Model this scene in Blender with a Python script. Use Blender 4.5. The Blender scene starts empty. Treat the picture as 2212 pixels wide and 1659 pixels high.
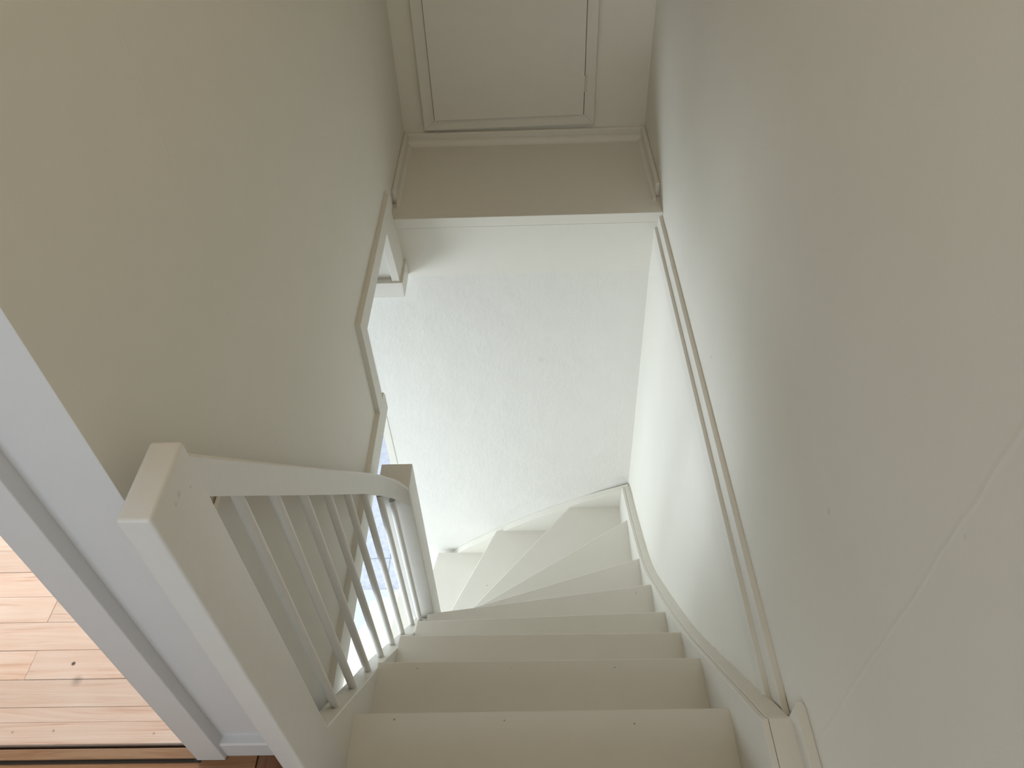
import bpy, bmesh, math, random
from mathutils import Vector, Matrix
random.seed(7)
sc = bpy.context.scene
COL = sc.collection

# ------------------------------------------------------------------ camera
cam_d = bpy.data.cameras.new('camera')
cam = bpy.data.objects.new('camera', cam_d); COL.objects.link(cam)
F_PX, PITCH, YAW, ROLL = 1648.54, math.radians(44.599), math.radians(1.820), math.radians(2.538)
cam_d.sensor_width = 36.0; cam_d.sensor_fit = 'HORIZONTAL'
cam_d.lens = F_PX * 36.0 / 2212
cam_d.clip_start = 0.02; cam_d.clip_end = 200
r = Vector((1, 0, 0)); fw = Vector((0, math.cos(PITCH), -math.sin(PITCH))); dn = fw.cross(r)
Zr = Matrix.Rotation(YAW, 3, 'Z')
r, fw, dn = Zr @ r, Zr @ fw, Zr @ dn
cr, sr = math.cos(ROLL), math.sin(ROLL)
r2 = cr * r + sr * dn; d2 = -sr * r + cr * dn
M = Matrix.Identity(4)
for i in range(3):
    M[i][0] = r2[i]; M[i][1] = -d2[i]; M[i][2] = -fw[i]
cam.matrix_world = M
sc.camera = cam

# ------------------------------------------------------------------ exposure, world, daylight through the windows, added warm fill
sc.view_settings.view_transform = 'Standard'
sc.view_settings.look = 'None'
sc.view_settings.gamma = 1
sc.view_settings.use_curve_mapping = False
sc.view_settings.exposure = 0.0
w = bpy.data.worlds.new('world'); sc.world = w; w.use_nodes = True
bg = w.node_tree.nodes['Background']
bg.inputs['Color'].default_value = (0.75, 0.86, 1.0, 1); bg.inputs['Strength'].default_value = 1.0

def area(name, loc, target, sx, sy, power, color):
    l = bpy.data.lights.new(name, 'AREA'); l.shape = 'RECTANGLE'; l.size = sx; l.size_y = sy
    l.energy = power; l.color = color
    o = bpy.data.objects.new(name, l); COL.objects.link(o)
    o.location = loc
    d = Vector(target) - Vector(loc)
    o.rotation_euler = d.to_track_quat('-Z', 'Y').to_euler()
    return o
# window of the hall below, window of the room on the left, window of the landing behind the viewer
area('hall_window_daylight', (-3.25, 0.35, -3.05), (0, 2.25, -2.4), 1.5, 1.7, 80, (0.83, 0.92, 1.0))
area('hall_door_daylight', (-3.25, 2.9, -3.0), (0, 2.2, -3.0), 1.5, 1.9, 56, (0.83, 0.92, 1.0))
area('room_window_daylight', (-2.2, 3.7, -0.1), (-1.0, 0.9, -1.5), 1.5, 1.5, 84, (1.0, 0.93, 0.95))
area('landing_window_daylight', (-0.9, -1.28, 0.0), (-0.6, 1.0, -0.9), 1.0, 1.1, 9.5, (0.74, 0.86, 1.0))
area('stairwell_warm_fill', (0.0, 1.0, 1.52), (0.0, 1.0, 0), 0.6, 0.6, 6.0, (1.0, 0.77, 0.50))  # added warm fill to brighten the upper stairwell, no real fitting

# ------------------------------------------------------------------ materials
def nt_new(name):
    m = bpy.data.materials.new(name); m.use_nodes = True
    t = m.node_tree; b = t.nodes['Principled BSDF']
    return m, t, b
def N(t, typ, **k):
    n = t.nodes.new(typ)
    for a, v in k.items(): setattr(n, a, v)
    return n
def math_n(t, op, a, b=None, c=None, clamp=False):
    n = t.nodes.new('ShaderNodeMath'); n.operation = op; n.use_clamp = clamp
    for i, v in enumerate((a, b, c)):
        if v is None: continue
        if isinstance(v, (int, float)): n.inputs[i].default_value = v
        else: t.links.new(v, n.inputs[i])
    return n.outputs[0]

def paint(name, color, rough=0.5, fine=(260, 0.05), coarse=(14, 0.12), streak=None, mottle=0.02,
          spots=(), ridges=(), spec=0.35):
    """painted plaster / joinery. spots: (x,y,z,radius,strength) wear marks; ridges: (axis,pos,width) filled cracks"""
    m, t, b = nt_new(name); L = t.links.new
    pos = N(t, 'ShaderNodeNewGeometry').outputs['Position']
    n1 = N(t, 'ShaderNodeTexNoise'); n1.inputs['Scale'].default_value = fine[0]; n1.inputs['Detail'].default_value = 3
    n2 = N(t, 'ShaderNodeTexNoise'); n2.inputs['Scale'].default_value = coarse[0]; n2.inputs['Detail'].default_value = 5
    L(pos, n1.inputs['Vector']); L(pos, n2.inputs['Vector'])
    h = math_n(t, 'ADD', math_n(t, 'MULTIPLY', n1.outputs['Fac'], fine[1]), math_n(t, 'MULTIPLY', n2.outputs['Fac'], coarse[1]))
    if streak:
        mp = N(t, 'ShaderNodeMapping'); mp.inputs['Scale'].default_value = streak[0]; L(pos, mp.inputs['Vector'])
        n3 = N(t, 'ShaderNodeTexNoise'); n3.inputs['Scale'].default_value = 1; n3.inputs['Detail'].default_value = 4
        L(mp.outputs[0], n3.inputs['Vector'])
        h = math_n(t, 'ADD', h, math_n(t, 'MULTIPLY', n3.outputs['Fac'], streak[1]))
    sep = N(t, 'ShaderNodeSeparateXYZ'); L(pos, sep.inputs[0])
    for ax, p, wd, hh in ridges:
        wob = N(t, 'ShaderNodeTexNoise'); wob.inputs['Scale'].default_value = 9; L(pos, wob.inputs['Vector'])
        dd = math_n(t, 'ABSOLUTE', math_n(t, 'ADD', math_n(t, 'SUBTRACT', sep.outputs[ax], p),
                                          math_n(t, 'MULTIPLY', math_n(t, 'SUBTRACT', wob.outputs['Fac'], 0.5), 0.02)))
        rg = math_n(t, 'SUBTRACT', 1.0, math_n(t, 'DIVIDE', dd, wd), clamp=True)
        h = math_n(t, 'ADD', h, math_n(t, 'MULTIPLY', rg, hh))
    bump = N(t, 'ShaderNodeBump'); bump.inputs['Strength'].default_value = 0.5; bump.inputs['Distance'].default_value = 0.01
    L(h, bump.inputs['Height']); L(bump.outputs[0], b.inputs['Normal'])
    ramp = N(t, 'ShaderNodeMixRGB'); ramp.blend_type = 'MIX'
    c = Vector(color)
    ramp.inputs['Color1'].default_value = (*(c * (1 - mottle)), 1); ramp.inputs['Color2'].default_value = (*(c * (1 + mottle * 0.6)), 1)
    L(n2.outputs['Fac'], ramp.inputs['Fac'])
    out = ramp.outputs[0]
    if spots:
        acc = None
        for (x, y, z, rad, s) in spots:
            d = N(t, 'ShaderNodeVectorMath'); d.operation = 'DISTANCE'; L(pos, d.inputs[0]); d.inputs[1].default_value = (x, y, z)
            f = math_n(t, 'MULTIPLY', math_n(t, 'SUBTRACT', 1.0, math_n(t, 'DIVIDE', d.outputs['Value'], rad), clamp=True), s)
            acc = f if acc is None else math_n(t, 'MAXIMUM', acc, f)
        mx = N(t, 'ShaderNodeMixRGB'); mx.inputs['Color2'].default_value = (0.10, 0.085, 0.07, 1)
        L(math_n(t, 'MINIMUM', acc, 0.95), mx.inputs['Fac']); L(out, mx.inputs['Color1']); out = mx.outputs[0]
    L(out, b.inputs['Base Color'])
    b.inputs['Roughness'].default_value = rough
    b.inputs['Specular IOR Level'].default_value = spec
    return m

WHITE = (0.80, 0.775, 0.70)
WALLW = (0.84, 0.815, 0.73)
m_wall_r = paint('wall_paint_right', WALLW, 0.7, (300, 0.05), (7, 0.25), mottle=0.03,
                 spots=[(0.49, 0.75, -1.052, 0.008, 0.22), (0.49, 1.507, -1.403, 0.006, 0.3), (0.49, 0.494, -0.747, 0.005, 0.15)],
                 ridges=[(1, 0.51, 0.006, 0.16)])
m_wall_l = paint('wall_paint_left', WALLW, 0.7, (300, 0.05), (7, 0.25), mottle=0.03, ridges=[(1, 0.965, 0.005, 0.10)],
                 spots=[(-0.487, 1.645, -1.715, 0.003, 0.7), (-0.487, 1.50, -1.66, 0.002, 0.4)])
m_plaster = paint('plaster_far_wall', (0.81, 0.795, 0.745), 0.75, (120, 0.06), (11, 0.7), streak=((55, 55, 18), 0.14), mottle=0.03,
                  spots=[(0.05, 2.31, -2.15, 0.02, 0.14), (0.08, 2.32, -2.05, 0.025, 0.08)])
m_wood = paint('white_gloss_joinery', WHITE, 0.42, (200, 0.02), (22, 0.10), mottle=0.02)
m_rail = paint('white_rail_paint', (0.80, 0.782, 0.735), 0.38, (220, 0.03), (30, 0.16), mottle=0.03,
               spots=[(-0.3995, 0.527, -0.684, 0.006, 0.25), (-0.3995, 0.552, -0.702, 0.002, 0.6), (-0.3995, 0.515, -0.686, 0.004, 0.25)])
m_tread = paint("white_tread_paint", (0.80, 0.775, 0.705), 0.4, (180, 0.03), (16, 0.10), mottle=0.03,
                spots=[(-0.30, 0.872, -1.868, 0.0025, 0.9), (0.20, 0.868, -1.868, 0.0025, 0.9), (-0.06, 0.87, -1.868, 0.002, .7),
                       (-0.31, 0.67, -1.68, 0.003, 0.9), (-0.07, 0.665, -1.68, 0.0025, 0.9), (0.21, 0.655, -1.68, 0.003, 0.9),
                       (-0.22, 1.885, -2.996 - .188, 0.004, 0.9), (0.36, 1.40, -2.432, 0.003, 0.8)])
m_trim = paint('white_trim_paint', WHITE, 0.45, (200, 0.03), (25, 0.10), mottle=0.02)
m_land = paint('landing_wall_paint', (0.80, 0.79, 0.775), 0.7, (300, 0.05), (9, 0.2), mottle=0.02)
m_casing = paint('casing_paint', (0.80, 0.785, 0.77), 0.45, (200, 0.03), (25, 0.10), mottle=0.02)
m_ceil = paint('ceiling_paint', (0.8, 0.79, 0.75), 0.8)

def wood(name, c1, c2, c3, rough, grain=(2.2, 42, 30), knots=()):
    m, t, b = nt_new(name); L = t.links.new
    g = N(t, 'ShaderNodeNewGeometry')
    off = N(t, 'ShaderNodeVectorMath'); off.operation = 'ADD'
    rnd = N(t, 'ShaderNodeCombineXYZ')
    rr = math_n(t, 'MULTIPLY', g.outputs['Random Per Island'], 37.0)
    L(rr, rnd.inputs[0]); L(rr, rnd.inputs[2])
    L(g.outputs['Position'], off.inputs[0]); L(rnd.outputs[0], off.inputs[1])
    mp = N(t, 'ShaderNodeMapping'); mp.inputs['Scale'].default_value = grain; L(off.outputs[0], mp.inputs['Vector'])
    n = N(t, 'ShaderNodeTexNoise'); n.inputs['Scale'].default_value = 1.0; n.inputs['Detail'].default_value = 8; n.inputs['Distortion'].default_value = 2.4
    L(mp.outputs[0], n.inputs['Vector'])
    rp = N(t, 'ShaderNodeValToRGB')
    e = rp.color_ramp.elements; e[0].position = 0.27; e[0].color = (*c3, 1); e[1].position = 0.56; e[1].color = (*c1, 1)
    k = e.new(0.40); k.color = (*c2, 1)
    L(n.outputs['Fac'], rp.inputs['Fac'])
    n2 = N(t, 'ShaderNodeTexNoise'); n2.inputs['Scale'].default_value = 5; n2.inputs['Detail'].default_value = 2; L(off.outputs[0], n2.inputs['Vector'])
    mul = N(t, 'ShaderNodeMixRGB'); mul.blend_type = 'MULTIPLY'; mul.inputs['Fac'].default_value = 0.45
    L(rp.outputs[0], mul.inputs['Color1'])
    rp2 = N(t, 'ShaderNodeValToRGB'); rp2.color_ramp.elements[0].position = .3; rp2.color_ramp.elements[0].color = (0.90, 0.72, 0.58, 1)
    rp2.color_ramp.elements[1].position = .62; rp2.color_ramp.elements[1].color = (1, 1, 1, 1)
    L(n2.outputs['Fac'], rp2.inputs['Fac']); L(rp2.outputs[0], mul.inputs['Color2'])
    # plank to plank tone
    tone = N(t, 'ShaderNodeMixRGB'); tone.blend_type = 'MULTIPLY'; tone.inputs['Fac'].default_value = 1
    v = math_n(t, 'ADD', 0.86, math_n(t, 'MULTIPLY', g.outputs['Random Per Island'], 0.16))
    cv = N(t, 'ShaderNodeCombineXYZ'); [L(v, cv.inputs[i]) for i in range(3)]
    L(mul.outputs[0], tone.inputs['Color1']); L(cv.outputs[0], tone.inputs['Color2'])
    out = tone.outputs[0]
    if knots:
        acc = None
        for (x, y, z, rad, s) in knots:
            d = N(t, 'ShaderNodeVectorMath'); d.operation = 'DISTANCE'; L(g.outputs['Position'], d.inputs[0]); d.inputs[1].default_value = (x, y, z)
            f = math_n(t, 'MULTIPLY', math_n(t, 'SUBTRACT', 1.0, math_n(t, 'DIVIDE', d.outputs['Value'], rad), clamp=True), s)
            acc = f if acc is None else math_n(t, 'MAXIMUM', acc, f)
        mx = N(t, 'ShaderNodeMixRGB'); mx.inputs['Color2'].default_value = (0.05, 0.03, 0.02, 1)
        L(math_n(t, 'MINIMUM', acc, 0.95), mx.inputs['Fac']); L(out, mx.inputs['Color1']); out = mx.outputs[0]
    L(out, b.inputs['Base Color'])
    bump = N(t, 'ShaderNodeBump'); bump.inputs['Strength'].default_value = 0.25; bump.inputs['Distance'].default_value = 0.003
    L(n.outputs['Fac'], bump.inputs['Height']); L(bump.outputs[0], b.inputs['Normal'])
    b.inputs['Roughness'].default_value = rough
    return m
m_pine = wood('pale_pine_planks', (0.86, 0.73, 0.63), (0.83, 0.67, 0.56), (0.68, 0.46, 0.35), 0.6, (2.5, 34, 20),
              knots=[(-0.957, 0.718, -1.494, 0.0055, 1.8), (-0.935, 0.682, -1.494, 0.014, 0.5), (-0.94, 0.582, -1.492, 0.004, 1.2),
                     (-1.02, 0.58, -1.492, 0.004, 1), (-0.74, 0.575, -1.492, 0.004, 1)])
m_oak = wood('dark_stained_boards', (0.33, 0.17, 0.075), (0.25, 0.115, 0.045), (0.13, 0.055, 0.02), 0.45, (2.5, 40, 20))
m_oak_y = wood('dark_stained_end_board', (0.24, 0.11, 0.05), (0.18, 0.075, 0.03), (0.10, 0.04, 0.015), 0.45, (40, 2.5, 20))
m_thresh = wood('worn_threshold_wood', (0.34, 0.21, 0.115), (0.26, 0.145, 0.075), (0.12, 0.055, 0.028), 0.5, (3, 50, 20),
                knots=[(-0.86, 0.541, -1.488, 0.008, 1.0), (-0.693, 0.540, -1.488, 0.008, 0.9), (-1.03, 0.534, -1.488, 0.006, 0.7)])
mt, tt, bb = nt_new('hall_floor_tile'); L = tt.links.new
pos = N(tt, 'ShaderNodeNewGeometry').outputs['Position']
mp = N(tt, 'ShaderNodeMapping'); mp.inputs['Location'].default_value = (0.94, -2.77, 0); L(pos, mp.inputs['Vector'])
br = N(tt, 'ShaderNodeTexBrick'); br.offset = 0; br.inputs['Scale'].default_value = 1
br.inputs['Brick Width'].default_value = 0.6; br.inputs['Row Height'].default_value = 0.6
br.inputs['Mortar Size'].default_value = 0.004
br.inputs['Color1'].default_value = (0.56, 0.58, 0.66, 1); br.inputs['Color2'].default_value = (0.54, 0.56, 0.64, 1); br.inputs['Mortar'].default_value = (0.30, 0.32, 0.38, 1)
L(mp.outputs[0], br.inputs['Vector'])
nz = N(tt, 'ShaderNodeTexNoise'); nz.inputs['Scale'].default_value = 40; nz.inputs['Detail'].default_value = 5; L(pos, nz.inputs['Vector'])
mx = N(tt, 'ShaderNodeMixRGB'); mx.blend_type = 'OVERLAY'; mx.inputs['Fac'].default_value = 0.35
L(br.outputs['Color'], mx.inputs['Color1']); L(nz.outputs['Fac'], mx.inputs['Color2']); L(mx.outputs[0], bb.inputs['Base Color'])
bb.inputs['Roughness'].default_value = 0.5
m_tile = mt
m_void, _t, _b = nt_new('dark_gap'); _b.inputs['Base Color'].default_value = (0.02, 0.016, 0.012, 1); _b.inputs['Roughness'].default_value = 0.9
m_metal, _t, _b = nt_new('painted_hinge'); _b.inputs['Base Color'].default_value = (0.72, 0.69, 0.62, 1); _b.inputs['Roughness'].default_value = 0.4

# ------------------------------------------------------------------ mesh helpers
def box(bm, x0, x1, y0, y1, z0, z1, bev=0.0, seg=2):
    t = bmesh.new()
    bmesh.ops.create_cube(t, size=1)
    for v in t.verts:
        v.co = ((x0 + x1) / 2 + v.co.x * (x1 - x0), (y0 + y1) / 2 + v.co.y * (y1 - y0), (z0 + z1) / 2 + v.co.z * (z1 - z0))
    if bev:
        bmesh.ops.bevel(t, geom=list(t.edges), offset=bev, segments=seg, profile=0.5, affect='EDGES')
    merge(bm, t)
def merge(bm, t):
    me = bpy.data.meshes.new('tmp'); t.to_mesh(me); t.free(); bm.from_mesh(me); bpy.data.meshes.remove(me)
def prism(bm, pts, axis, a, b, bev=0.0):
    """extrude polygon pts (2D, the other two axes in order) along axis from a to b"""
    t = bmesh.new()
    def mk(p, c):
        q = list(p); q.insert(axis, c); return t.verts.new(q)
    A = [mk(p, a) for p in pts]; B = [mk(p, b) for p in pts]; n = len(pts)
    t.faces.new(A); t.faces.new(list(reversed(B)))
    for i in range(n): t.faces.new((A[i], B[i], B[(i + 1) % n], A[(i + 1) % n]))
    bmesh.ops.recalc_face_normals(t, faces=t.faces)
    if bev:
        bmesh.ops.bevel(t, geom=list(t.edges), offset=bev, segments=2, profile=0.5, affect='EDGES')
    merge(bm, t)
def sweep(bm, sections):
    """loft through sections (each a list of 3D points, same length), capped"""
    t = bmesh.new()
    R = [[t.verts.new(p) for p in s] for s in sections]; n = len(R[0])
    for i in range(len(R) - 1):
        for j in range(n):
            t.faces.new((R[i][j], R[i][(j + 1) % n], R[i + 1][(j + 1) % n], R[i + 1][j]))
    t.faces.new(R[0]); t.faces.new(list(reversed(R[-1])))
    bmesh.ops.recalc_face_normals(t, faces=t.faces)
    merge(bm, t)
def cyl(bm, p, q, rad, n=20):
    p, q = Vector(p), Vector(q); d = (q - p).normalized()
    u = d.orthogonal().normalized(); v = d.cross(u)
    sweep(bm, [[c + rad * (math.cos(2 * math.pi * k / n) * u + math.sin(2 * math.pi * k / n) * v) for k in range(n)] for c in (p, q)])
def quad_round(bm, axis, a, b, c0, c1, s0, s1, rad):
    """quarter-round bead: corner at (c0,c1) on the two other axes, bulging towards signs s0,s1"""
    pts = [(c0, c1)] + [(c0 + s0 * rad * math.cos(k * math.pi / 12), c1 + s1 * rad * math.sin(k * math.pi / 12)) for k in range(7)]
    prism(bm, pts, axis, a, b)
def catmull(P, n=8):
    P = [Vector(p) for p in P]; out = []
    for i in range(len(P) - 1):
        p0 = P[max(i - 1, 0)]; p1 = P[i]; p2 = P[i + 1]; p3 = P[min(i + 2, len(P) - 1)]
        for k in range(n):
            s = k / n
            out.append(0.5 * ((2 * p1) + (p2 - p0) * s + (2 * p0 - 5 * p1 + 4 * p2 - p3) * s * s + (3 * p1 - p0 - 3 * p2 + p3) * s ** 3))
    out.append(P[-1]); return out
def obj(name, bm, mat, parent=None, label=None, cat=None, kind=None, group=None, smooth=False, bevel=None):
    me = bpy.data.meshes.new(name); bm.to_mesh(me); bm.free()
    o = bpy.data.objects.new(name, me); COL.objects.link(o)
    for m in (mat if isinstance(mat, (list, tuple)) else [mat]): me.materials.append(m)
    if smooth:
        for p in me.polygons: p.use_smooth = True
        try: me.set_sharp_from_angle(angle=math.radians(40))
        except Exception: pass
    if bevel:
        bv = o.modifiers.new('bevel', 'BEVEL'); bv.width = bevel; bv.segments = 2; bv.limit_method = 'ANGLE'; bv.angle_limit = math.radians(40)
    if parent: o.parent = parent
    if label: o['label'] = label
    if cat: o['category'] = cat
    if kind: o['kind'] = kind
    if group: o['group'] = group
    return o
def empty(name, loc, label, cat, group=None):
    o = bpy.data.objects.new(name, None); COL.objects.link(o); o.location = loc; o.empty_display_size = 0.1
    o['label'] = label; o['category'] = cat
    if group: o['group'] = group
    return o
def part(name, bm, mat, parent, **k):
    """child of an Empty, vertices given in world space"""
    o = obj(name, bm, mat, parent, **k)
    o.matrix_parent_inverse = Matrix.Translation(parent.location).inverted() if parent.type == 'EMPTY' else Matrix.Identity(4)
    return o
def struct(name, bm, mat, label, cat, **k):
    return obj(name, bm, mat, None, label=label, cat=cat, kind='structure', **k)
BM = bmesh.new

# key levels and planes
FL = -1.50          # landing floor
HF = -4.32          # hall floor below
HC = -1.82          # hall ceiling
CE = 1.60           # ceiling
XR, XL = 0.49, -0.487
YB = 2.94           # back wall above the nook
RISE = 0.188
def tz(k): return -1.68 - RISE * (k - 1)

# ------------------------------------------------------------------ structure: walls
b = BM(); box(b, XR, XR + 0.14, -1.45, YB, -1.51, CE); box(b, XR, XR + .14, -1.45, .64, -1.82, -1.505)
struct('wall_right', b, m_wall_r, 'long white upper stairwell wall on the right with a faint vertical crack', 'wall')
b = BM()
# lower right wall, leaning slightly in towards the bottom
sweep(b, [[(0.467, -0.3, -1.59), (0.63, -0.3, -1.59), (0.63, -0.3, HF), (0.455, -0.3, HF), (0.455, -0.3, -2.95)],
          [(0.467, 2.5, -1.59), (0.63, 2.5, -1.59), (0.63, 2.5, HF), (0.455, 2.5, HF), (0.455, 2.5, -2.95)]])
struct('wall_right_lower', b, m_wall_r, 'white right-hand wall of the lower flight below the stepped trim', 'wall')
b = BM()
sweep(b, [[(x0, 2.372, -1.745), (x1, 2.219, -2.95), (x1, 2.219, HF), (x1, 2.60, HF), (x0, 2.60, -1.745)] for x0, x1 in ((-0.662, -0.606), (0.50, 0.50))])
struct('wall_far', b, m_plaster, 'brightly lit rough plaster wall at the turn of the stairs', 'wall')
b = BM(); box(b, -0.60, XR + 0.14, YB, YB + 0.14, -1.60, CE)
struct('wall_back', b, m_wall_l, 'dim cream end wall above the nook holding the cupboard hatch', 'wall')
# left wall with the stepped lower edge
b = BM()
prism(b, [(0.5512, CE), (YB, CE), (YB, -1.49), (2.385, -1.49), (2.365, -1.38), (1.700, -1.38), (1.700, -1.82), (0.5512, -1.82)], 0, XL - 0.11, XL)
struct('wall_left', b, m_wall_l, 'long white upper stairwell wall on the left with a stepped lower edge', 'wall')
# wall beside the doorway (faces the landing), then over the door and on to the corner
b = BM()
box(b, -0.635, XL - .0006, 0.551, 0.66, FL - .02, CE)
box(b, -1.46, -0.635, 0.551, 0.66, 0.56, CE)
box(b, -3.3, -1.46, 0.551, 0.66, FL - .02, CE)
struct('wall_doorway', b, m_land, 'white wall strip between the door casing and the newel post', 'wall')
# landing: side and back walls (outside the view), window openings
b = BM(); box(b, -1.82, -1.70, -1.45, 0.551, FL, CE)
struct('wall_landing_side', b, m_wall_l, 'white side wall of the landing outside the view', 'wall')
b = BM()
box(b, -1.82, -1.45, -1.5, -1.38, FL, CE); box(b, -0.35, XR + .14, -1.5, -1.38, FL, CE)
box(b, -1.45, -0.35, -1.5, -1.38, FL, -0.6); box(b, -1.45, -0.35, -1.5, -1.38, 0.6, CE)
struct('wall_landing_rear', b, m_wall_l, 'white rear wall of the landing behind the viewer with a window', 'wall')
# room on the left
b = BM(); box(b, -3.42, -3.30, 0.55, 4.3, FL - .02, CE); box(b, -3.42, -0.5, 4.2, 4.3, FL - .02, CE); box(b, -0.60, -0.49, YB + .14, 4.3, FL - .02, CE)
struct('wall_room', b, m_wall_l, 'white walls of the bright room beyond the doorway', 'wall')
# hall below
b = BM()
box(b, -3.52, -3.40, -0.4, 5.3, HF, -3.85); box(b, -3.52, -3.40, -0.4, 5.3, -2.05, HC)
box(b, -3.52, -3.40, 1.2, 5.3, -3.85, -2.05)
box(b, -3.52, 0.6, 5.2, 5.3, HF, HC); box(b, -3.52, 0.6, -0.42, -0.3, HF, HC); box(b, -0.60, -0.5, 2.6, 5.2, HF, HC)
struct('wall_hall', b, m_ceil, 'white walls of the daylit hall on the floor below', 'wall')
b = BM(); box(b, -3.42, XR + .14, -1.5, 4.3, CE, CE + .1)
struct('ceiling', b, m_ceil, 'white ceiling above the landing and stairwell', 'ceiling')

# ------------------------------------------------------------------ structure: floors
b = BM(); box(b, -3.5, 0.6, -0.4, 5.3, HF - .1, HF)
struct('floor_hall', b, m_tile, 'grey tiled floor of the hall far below', 'floor')
# floor slab over the hall, with the headroom opening beside the left wall
b = BM()
box(b, -3.3, XL - .004, 0.556, 1.70, HC, -1.53); box(b, -3.3, -1.20, 1.70, 2.37, HC, -1.53); box(b, -3.3, XL - .11, 2.45, 4.3, HC, -1.53)
box(b, -3.3, -0.47, -1.45, 0.50, HC, -1.53); box(b, -0.47, XR, -1.45, 0.42, HC, -1.53)
struct('ceiling_hall', b, m_ceil, 'white underside of the upper floor above the hall', 'ceiling')
# pale pine boards of the room
b = BM()
ys = [0.556, 0.598, 0.628, 0.685, 0.748, 0.812, 0.874, 0.937, 0.995]
while ys[-1] < 1.69: ys.append(ys[-1] + random.uniform(.055, .075))
joints = {0.685: -1.046, 0.812: -1.054, 0.937: -0.98}
for y0, y1 in zip(ys[:-1], ys[1:]):
    cut = joints.get(round(y0, 3), random.uniform(-2.2, -1.5))
    for x0, x1 in ((-3.3, cut), (cut, -0.60)):
        box(b, x0 + .0003, x1 - .0003, y0 + .0003, y1 - .0003, -1.53, -1.494 - random.uniform(0, .001), 0.0007, 1)
struct('floor_room', b, m_pine, 'pale sanded pine board floor of the room through the doorway', 'floor')
b = BM()
y = 0.512
while y > -1.4:
    y1 = y - 0.115
    cut = random.uniform(-1.2, 0.0)
    xe = -0.529 if y > 0.47 else -0.43
    for x0, x1 in ((-1.7, cut if cut < xe else xe), (cut, xe)):
        if x1 - x0 > .05: box(b, x0 + .0006, x1 - .0006, y1 + .0006, y - .0006, -1.53, FL - random.uniform(0, .001), 0.001, 1)
    y = y1
    if y > 0.39: y = 0.46 if y > 0.46 else y
box(b, -1.7, -0.53, 0.5122, 0.5508, -1.53, FL - .0005, 0.001, 1)
struct('floor', b, m_oak, 'dark reddish stained board floor of the landing', 'floor')
b = BM(); box(b, -0.528, -0.440, 0.40, 0.5508, -1.53, FL - .001, 0.0012, 1)
obj('floor_end_board', b, m_oak_y, None, label='short dark cross board of the landing floor at the newel foot', cat='floor', kind='structure')

# threshold strip in the doorway
b = BM(); prism(b, [(-1.46, 0.529), (-0.648, 0.529), (-0.668, 0.549), (-1.46, 0.549)], 2, FL - .01, FL + .003, 0.0012)
th = obj('door_threshold', b, m_thresh, None, label='worn brown wooden threshold strip with two nail heads at the doorway', cat='threshold')
b = BM(); box(b, -1.46, -0.64, 0.5488, 0.5570, -1.528, FL - .012); box(b, -1.46, -0.635, 0.5225, 0.529, -1.528, FL + .0006)
part('shadow_gap', b, m_void, th, label='dark gap along the edges of the strip')

# door casing
b = BM()
for x0, x1 in ((-0.643, -0.588), (-1.517, -1.462)):
    box(b, x0, x1, 0.526, 0.553, FL, 0.56, 0.002)
box(b, -1.517, -0.588, 0.526, 0.553, 0.56, 0.615, 0.002)
box(b, -0.645, -0.633, 0.535, 0.67, FL, 0.56); box(b, -1.472, -1.46, 0.535, 0.67, FL, 0.56)
struct('door_1', b, m_casing, 'white casing of the open doorway to the room on the left', 'door frame')
b = BM()
prism(b, [(0.5515, FL), (0.534, FL), (0.534, FL + .050), (0.537, FL + .054), (0.5515, FL + .054)], 0, -0.588, -0.484)
struct('baseboard_doorway', b, m_casing, 'short white baseboard between the door casing and newel post', 'baseboard')

# ------------------------------------------------------------------ trims of the stairwell
b = BM()
prism(b, [(0.60, -1.507), (0.4765, -1.507), (0.4765, -1.557), (0.4660, -1.557), (0.4660, -1.605), (0.60, -1.605)], 1, 0.60, 2.385)
struct('trim_1', b, m_trim, 'long two-stepped white trim along the right wall at floor level', 'trim', bevel=0.0015)
b = BM()
prism(b, [(1.645, -1.377), (2.340, -1.374), (2.362, -1.400), (2.362, -1.439), (1.707, -1.444), (1.707, -1.80), (1.645, -1.80)], 0, XL - .10, -0.471)
struct('trim_2', b, m_trim, 'white angled trim at the step in the left wall edge', 'trim', bevel=0.0015)
b = BM()
prism(b, [(0.64, -1.733), (1.735, -1.737), (1.748, -1.760), (1.748, -1.822), (0.64, -1.822)], 0, XL - .11, -0.4705)
struct('trim_3', b, m_trim, 'lower white trim running along the left wall towards the newel', 'trim', bevel=0.0015)
b = BM(); box(b, -0.4835, -0.4765, 0.60, 0.748, -1.74, -0.93)
struct('trim_4', b, m_trim, 'thin white filler board on the left wall behind the newel post', 'trim', bevel=0.0015)

# nook at the far end: floor, edge, fascia, skirtings, beads
b = BM(); box(b, -0.60, 0.60, 2.43, YB, -1.60, -1.490)
struct('floor_nook', b, m_wood, 'white painted floor of the raised nook below the hatch', 'floor')
b = BM(); box(b, -0.4865, XR, 2.364, 2.431, -1.529, -1.4895, 0.002); cyl(b, (-0.474, 2.3665, -1.531), (0.478, 2.3665, -1.531), 0.0028, 10)
struct('trim_5', b, m_trim, 'white front edge board of the nook floor', 'trim')
b = BM(); box(b, -0.474, 0.480, 2.370, 2.45, -1.747, -1.531)
struct('trim_6', b, m_wood, 'plain white fascia board under the nook edge', 'trim')
b = BM(); prism(b, [(2.92, -1.49), (2.92, -1.447), (2.924, -1.443), (YB, -1.443), (YB, -1.49)], 0, XL, XR); quad_round(b, 0, XL, XR, 2.92, -1.49, -1, 1, 0.024)
struct('baseboard_back', b, m_trim, 'white baseboard with bead at the back of the nook', 'baseboard')
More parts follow.
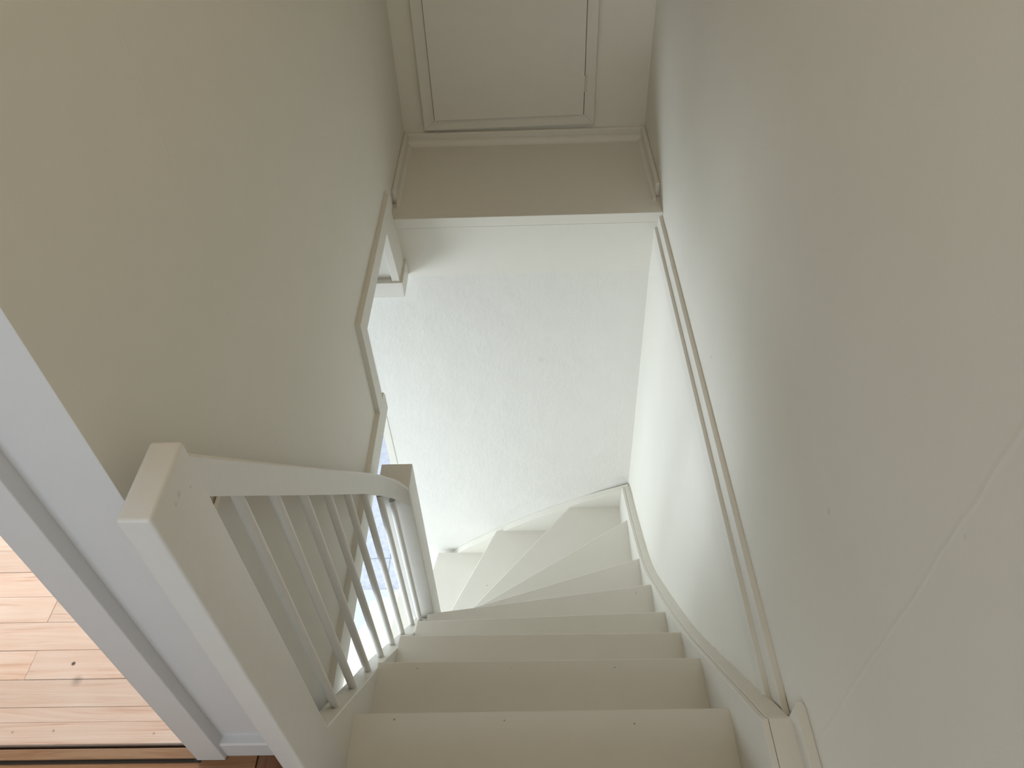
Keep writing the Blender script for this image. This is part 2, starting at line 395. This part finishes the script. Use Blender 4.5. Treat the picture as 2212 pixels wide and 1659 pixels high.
for s, nm, lb in ((-1, 'left', 'small white baseboard on the left side of the nook'), (1, 'right', 'small white baseboard on the right side of the nook')):
    b = BM(); x = XL if s < 0 else XR
    xi = x - s * 0.016
    box(b, min(x, xi), max(x, xi), 2.47, 2.93, -1.49, -1.437, 0.004)
    quad_round(b, 1, 2.44, 2.93, xi, -1.49, -s, 1, 0.014)
    struct('baseboard_' + nm, b, m_trim, lb, 'baseboard')
# rounded baseboard of the landing on the right wall
b = BM()
pts = [(0.584 - .009 + .009 * math.cos(a), 0.480 + .009 * math.sin(a)) for a in []]
prof = [(0.471, 0.30)] + [(0.480 - 0.009 * math.cos(k * math.pi / 10), 0.574 + 0.011 * math.sin(k * math.pi / 10)) for k in range(11)] + [(0.489, 0.30)]
prof = [(0.471, -1.38)] + prof[1:-1] + [(0.4895, 0.574), (0.4895, -1.38)]
prism(b, prof, 2, FL, -1.41)
struct('baseboard_landing', b, m_trim, 'round-ended white baseboard at the lower right corner of the picture', 'baseboard', bevel=0.001)

# boxed headroom seen past the left wall
b = BM()
box(b, -1.20, -0.451, 2.225, 2.37, -1.735, -1.668, 0.002)
box(b, -1.20, -0.485, 2.250, 2.37, -1.668, -1.385)
prism(b, [(-0.510, -1.376), (-0.484, -1.376), (-0.461, -1.669), (-0.489, -1.669)], 1, 2.232, 2.372, 0.0015)
box(b, -1.20, XL - .11, 1.70, 2.37, -1.30, -1.27)
box(b, -1.22, -1.20, 1.70, 2.37, HC, -1.27); box(b, -1.22, XL - .11, 1.68, 1.70, HC, -1.27)
struct('trim_7', b, m_wood, 'white boxed ledge and post beyond the left wall edge', 'trim')

# end casing of the far wall and the low step in the hall
b = BM(); sweep(b, [[(xr - .030, y, z), (xr + .001, y, z), (xr + .001, 2.61, z), (xr - .030, 2.61, z)] for xr, y, z in ((-0.659, 2.3600, HC), (-0.606, 2.2165, -2.95), (-0.606, 2.2165, HF))])
struct('trim_8', b, m_trim, 'narrow white casing at the left end of the far wall', 'trim')
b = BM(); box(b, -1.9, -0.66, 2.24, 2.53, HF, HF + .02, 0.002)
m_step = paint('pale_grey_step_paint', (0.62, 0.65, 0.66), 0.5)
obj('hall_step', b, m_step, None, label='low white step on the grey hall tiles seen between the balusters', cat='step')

# ------------------------------------------------------------------ cupboard hatch
hatch = empty('cupboard_hatch', (-0.06, YB, -1.43), 'cream painted cupboard hatch with frame on the end wall above the nook', 'cupboard door')
b = BM(); y0, y1 = YB - .018, YB + .002
zb = (-1.428, -1.421)   # frame drops a little to the left
prism(b, [(-0.402, -0.05), (-0.402, -1.431), (-0.357, -1.389), (-0.357, -0.05)], 1, y0, y1)
prism(b, [(0.282, -0.05), (0.283, -1.423), (0.241, -1.381), (0.240, -0.05)], 1, y0, y1)
prism(b, [(-0.402, -1.431), (0.283, -1.423), (0.241, -1.381), (-0.357, -1.389)], 1, y0, y1)
prism(b, [(-0.402, -0.05), (0.282, -0.05), (0.240, -0.095), (-0.357, -0.095)], 1, y0, y1)
part('frame', b, m_trim, hatch, bevel=0.002)
b = BM(); prism(b, [(-0.3553, -0.097), (-0.3553, -1.3868), (0.2385, -1.3788), (0.2385, -0.097)], 1, YB - .026, YB - .004)
dr = part('door', b, m_trim, hatch, bevel=0.0015)
for zc in (-1.256,):
    b = BM(); box(b, 0.2405, 0.2495, YB - .0215, YB - .017, zc - .032, zc + .032, 0.001); cyl(b, (0.2385, YB - .023, zc - .032), (0.2385, YB - .023, zc + .032), 0.0035, 10)
    part('hinge', b, m_metal, dr)

# ------------------------------------------------------------------ staircase
st = empty('staircase', (0, 0.69, HF), 'white painted winder staircase descending and turning left to the hall', 'staircase')
NI = {0: (-0.405, 0.47), 1: (-0.405, 0.685), 2: (-0.405, 0.891), 3: (-0.392, 1.060), 4: (-0.378, 1.205), 5: (-0.374, 1.333), 6: (-0.355, 1.42),
      7: (-0.400, 1.456), 8: (-0.455, 1.446), 9: (-0.531, 1.442), 10: (-0.655, 1.442), 11: (-0.76, 1.44), 12: (-0.84, 1.41), 13: (-0.90, 1.37), 14: (-0.94, 1.31)}
NO = {0: (0.424, 0.47), 1: (0.424, 0.687), 2: (0.424, 0.891), 3: (0.424, 1.058), 4: (0.424, 1.226), 5: (0.424, 1.436), 6: (0.424, 1.664),
      7: (0.424, 1.982), 8: (0.182, 2.192), 9: (-0.180, 2.192), 10: (-0.489, 2.192), 11: (-0.70, 2.195), 12: (-0.90, 2.135), 13: (-1.06, 2.02), 14: (-1.20, 1.86)}
def back(k):
    """line of the riser standing on tread k (under nose k-1), moved a little back"""
    a, c = Vector(NI[k - 1]), Vector(NO[k - 1])
    d = (c - a).normalized(); n = Vector((d.y, -d.x))     # to the uphill side
    a, c = a + n * 0.03, c + n * 0.03
    if 4 <= k <= 8 and d.x > 0: c = c + d * ((0.424 - c.x) / d.x)
    if k in (9, 10, 11): c = c + d * ((2.192 - c.y) / d.y)
    return a, c
def rect_line(bm, p, q, th, z0, z1):
    p, q = Vector(p), Vector(q); d = (q - p).normalized(); n = Vector((d.y, -d.x)) * th
    prism(bm, [tuple(p), tuple(q), tuple(q + n), tuple(p + n)], 2, z0, z1)
for k in range(1, 15):
    i0, o0 = Vector(NI[k]), Vector(NO[k]); i1, o1 = back(k)
    poly = [tuple(i0), tuple(o0)]
    if k == 8: poly.append((0.424, 2.192))
    poly += [tuple(o1), tuple(i1)]
    b = BM(); prism(b, poly, 2, tz(k) - 0.03, tz(k))
    part('tread', b, m_tread, st, bevel=0.004)
    if k < 14:
        i1, o1 = back(k + 1)
        b = BM(); rect_line(b, i1 + (i1 - o1).normalized() * -0.004, o1, 0.015, tz(k + 1) - .002, tz(k) - 0.029)
        part('riser', b, m_tread, st)
b = BM(); i1, o1 = back(1); rect_line(b, i1, o1, 0.015, tz(1), -1.53)
part('riser', b, m_tread, st)
b = BM(); box(b, -0.43, 0.486, 0.30, 0.465, -1.531, FL, .004)
part('landing_nosing', b, m_tread, st)
# wall string on the right: an outer board and the capping behind it
top = catmull([(0.418, 0.587, -1.476), (0.418, 0.675, -1.582), (0.418, 0.818, -1.757), (0.418, 1.069, -2.058), (0.418, 1.374, -2.367), (0.418, 1.614, -2.581),
               (0.418, 1.90, -2.727), (0.418, 2.186, -2.842)], 6)
front = [Vector((0.418, 0.36, -1.453)), Vector((0.418, 0.573, -1.453))] + top
def sec(p, xa, xb, dz, dep): return [(xa, p.y, p.z + dz), (xb, p.y, p.z + dz), (xb, p.y, p.z - dep), (xa, p.y, p.z - dep)]
b = BM()
sweep(b, [sec(p, 0.418, 0.4300, 0.0, 0.34) for p in front])
sweep(b, [sec(p, 0.4305, 0.4665 + 0.0086 * min(0, (p.z + 1.60)) if p.y > .64 else 0.473, 0.0025, 0.34) for p in front])
part('wall_string', b, m_wood, st, bevel=0.0012)
# uneven filler line where the string meets the wall
b = BM(); cs = []
for p in catmull([tuple(v) for v in top], 5):
    if p.y < 0.66 or p.y > 2.1: continue
    a = 0.004 if p.y < 0.95 else 0.0018
    xw = 0.4665 + 0.0086 * min(0, p.z + 1.60); e = random.uniform(.2, 1) * a
    cs.append([(xw + .002, p.y, p.z + .001), (xw - e, p.y, p.z + .001), (xw - e * .6, p.y, p.z + .0025 + e * .7), (xw + .002, p.y, p.z + .003 + e)])
sweep(b, cs)
part('filler_line', b, m_wood, st)
# wall string under the far wall
topf = catmull([(0.452, 2.187, -2.862), (0.278, 2.187, -2.936), (0.158, 2.187, -2.999), (0.034, 2.187, -3.068), (-0.093, 2.187, -3.148), (-0.259, 2.187, -3.268),
                (-0.377, 2.187, -3.364), (-0.52, 2.19, -3.53), (-0.70, 2.19, -3.72), (-0.83, 2.17, -3.86), (-0.96, 2.10, -4.0), (-1.078, 2.0, -4.136), (-1.2, 1.86, -4.27)], 5)
secs = []
for i, p in enumerate(topf):
    d = (topf[min(i + 1, len(topf) - 1)] - topf[max(i - 1, 0)]); d.z = 0; d.normalize()
    n = Vector((d.y, -d.x, 0))   # towards the wall for a path running to the left
    if n.y < 0: n = -n
    q = p + n * 0.0315
    secs.append([tuple(p), tuple(q), (q.x, q.y, max(q.z - .36, HF)), (p.x, p.y, max(p.z - .36, HF))])
b = BM(); sweep(b, secs)
part('wall_string', b, m_wood, st, bevel=0.0012)
# inner string under the balusters
P = [(-0.400, 0.572, -1.472), (-0.400, 0.686, -1.62), (-0.400, 0.801, -1.772), (-0.399, 0.904, -1.903), (-0.390, 1.05, -2.094), (-0.378, 1.20, -2.289), (-0.374, 1.345, -2.478)]
b = BM()
sweep(b, [[(p.x, p.y, p.z), (p.x - .045, p.y, p.z), (p.x - .045, p.y, p.z - .33), (p.x, p.y, p.z - .33)] for p in catmull(P, 6)])
part('inner_string', b, m_wood, st, bevel=0.002, smooth=True)
b = BM()
sweep(b, [[(x, 1.437, z), (x, 1.40, z), (x, 1.40, max(z - .34, HF)), (x, 1.437, max(z - .34, HF))] for x, z in ((-0.40, -2.70), (-0.53, -3.05), (-0.66, -3.28), (-0.8, -3.55), (-0.98, -4.0))])
part('inner_string', b, m_wood, st)

# ------------------------------------------------------------------ railing
rl = empty('stair_railing', (-0.46, 0.57, FL), 'white stair railing with eight round balusters between two square newel posts', 'railing')
b = BM(); box(b, -0.4382, -0.3995, 0.467, 0.579, -1.86, -0.650, 0.005, 3)
part('newel_post', b, m_rail, rl, smooth=True)
b = BM(); box(b, -0.441, -0.349, 1.335, 1.436, HF, -1.736, 0.004, 3)
part('newel_post', b, m_rail, rl, smooth=True)
top = catmull([(-0.3997, 0.570, -0.660), (-0.3997, 0.669, -0.790), (-0.3997, 0.837, -1.011), (-0.3997, 1.00, -1.224), (-0.3997, 1.10, -1.354), (-0.399, 1.171, -1.447),
               (-0.392, 1.254, -1.560), (-0.374, 1.312, -1.660), (-0.350, 1.342, -1.735)], 7)
secs = []
for i, p in enumerate(top):
    d = (top[min(i + 1, len(top) - 1)] - top[max(i - 1, 0)]); d.z = 0; d.normalize()
    n = Vector((-d.y, d.x, 0)) * 0.038
    h = 0.0845 + 0.010 * min(1, max(0, (p.y - 1.12) / .13))
    q = p + n
    q.y = min(q.y, 1.40)
    c = 0.008
    u = n.normalized()
    secs.append([p + Vector((0, 0, -c)), p + u * c * .4 + Vector((0, 0, -c * .35)), p + u * c, q - u * c, q - u * c * .4 + Vector((0, 0, -c * .35)), q + Vector((0, 0, -c)),
                 q + Vector((0, 0, -h)), p + Vector((0, 0, -h))])
b = BM(); sweep(b, secs)
part('handrail', b, m_rail, rl, smooth=True)
BAL = [(-0.42, 0.663, -1.59), (-0.42, 0.758, -1.715), (-0.42, 0.855, -1.839), (-0.419, 0.955, -1.966), (-0.418, 1.056, -2.093), (-0.416, 1.154, -2.219), (-0.411, 1.255, -2.356), (-0.3965, 1.3075, -2.426)]
TOPZ = [-0.852, -0.975, -1.10, -1.232, -1.366, -1.504, -1.650, -1.746]
for (x, y, z), zt in zip(BAL, TOPZ):
    b = BM(); cyl(b, (x, y, z - 0.02), (x, y, zt + .004), 0.0090, 24)
    part('baluster', b, m_rail, rl, smooth=True)
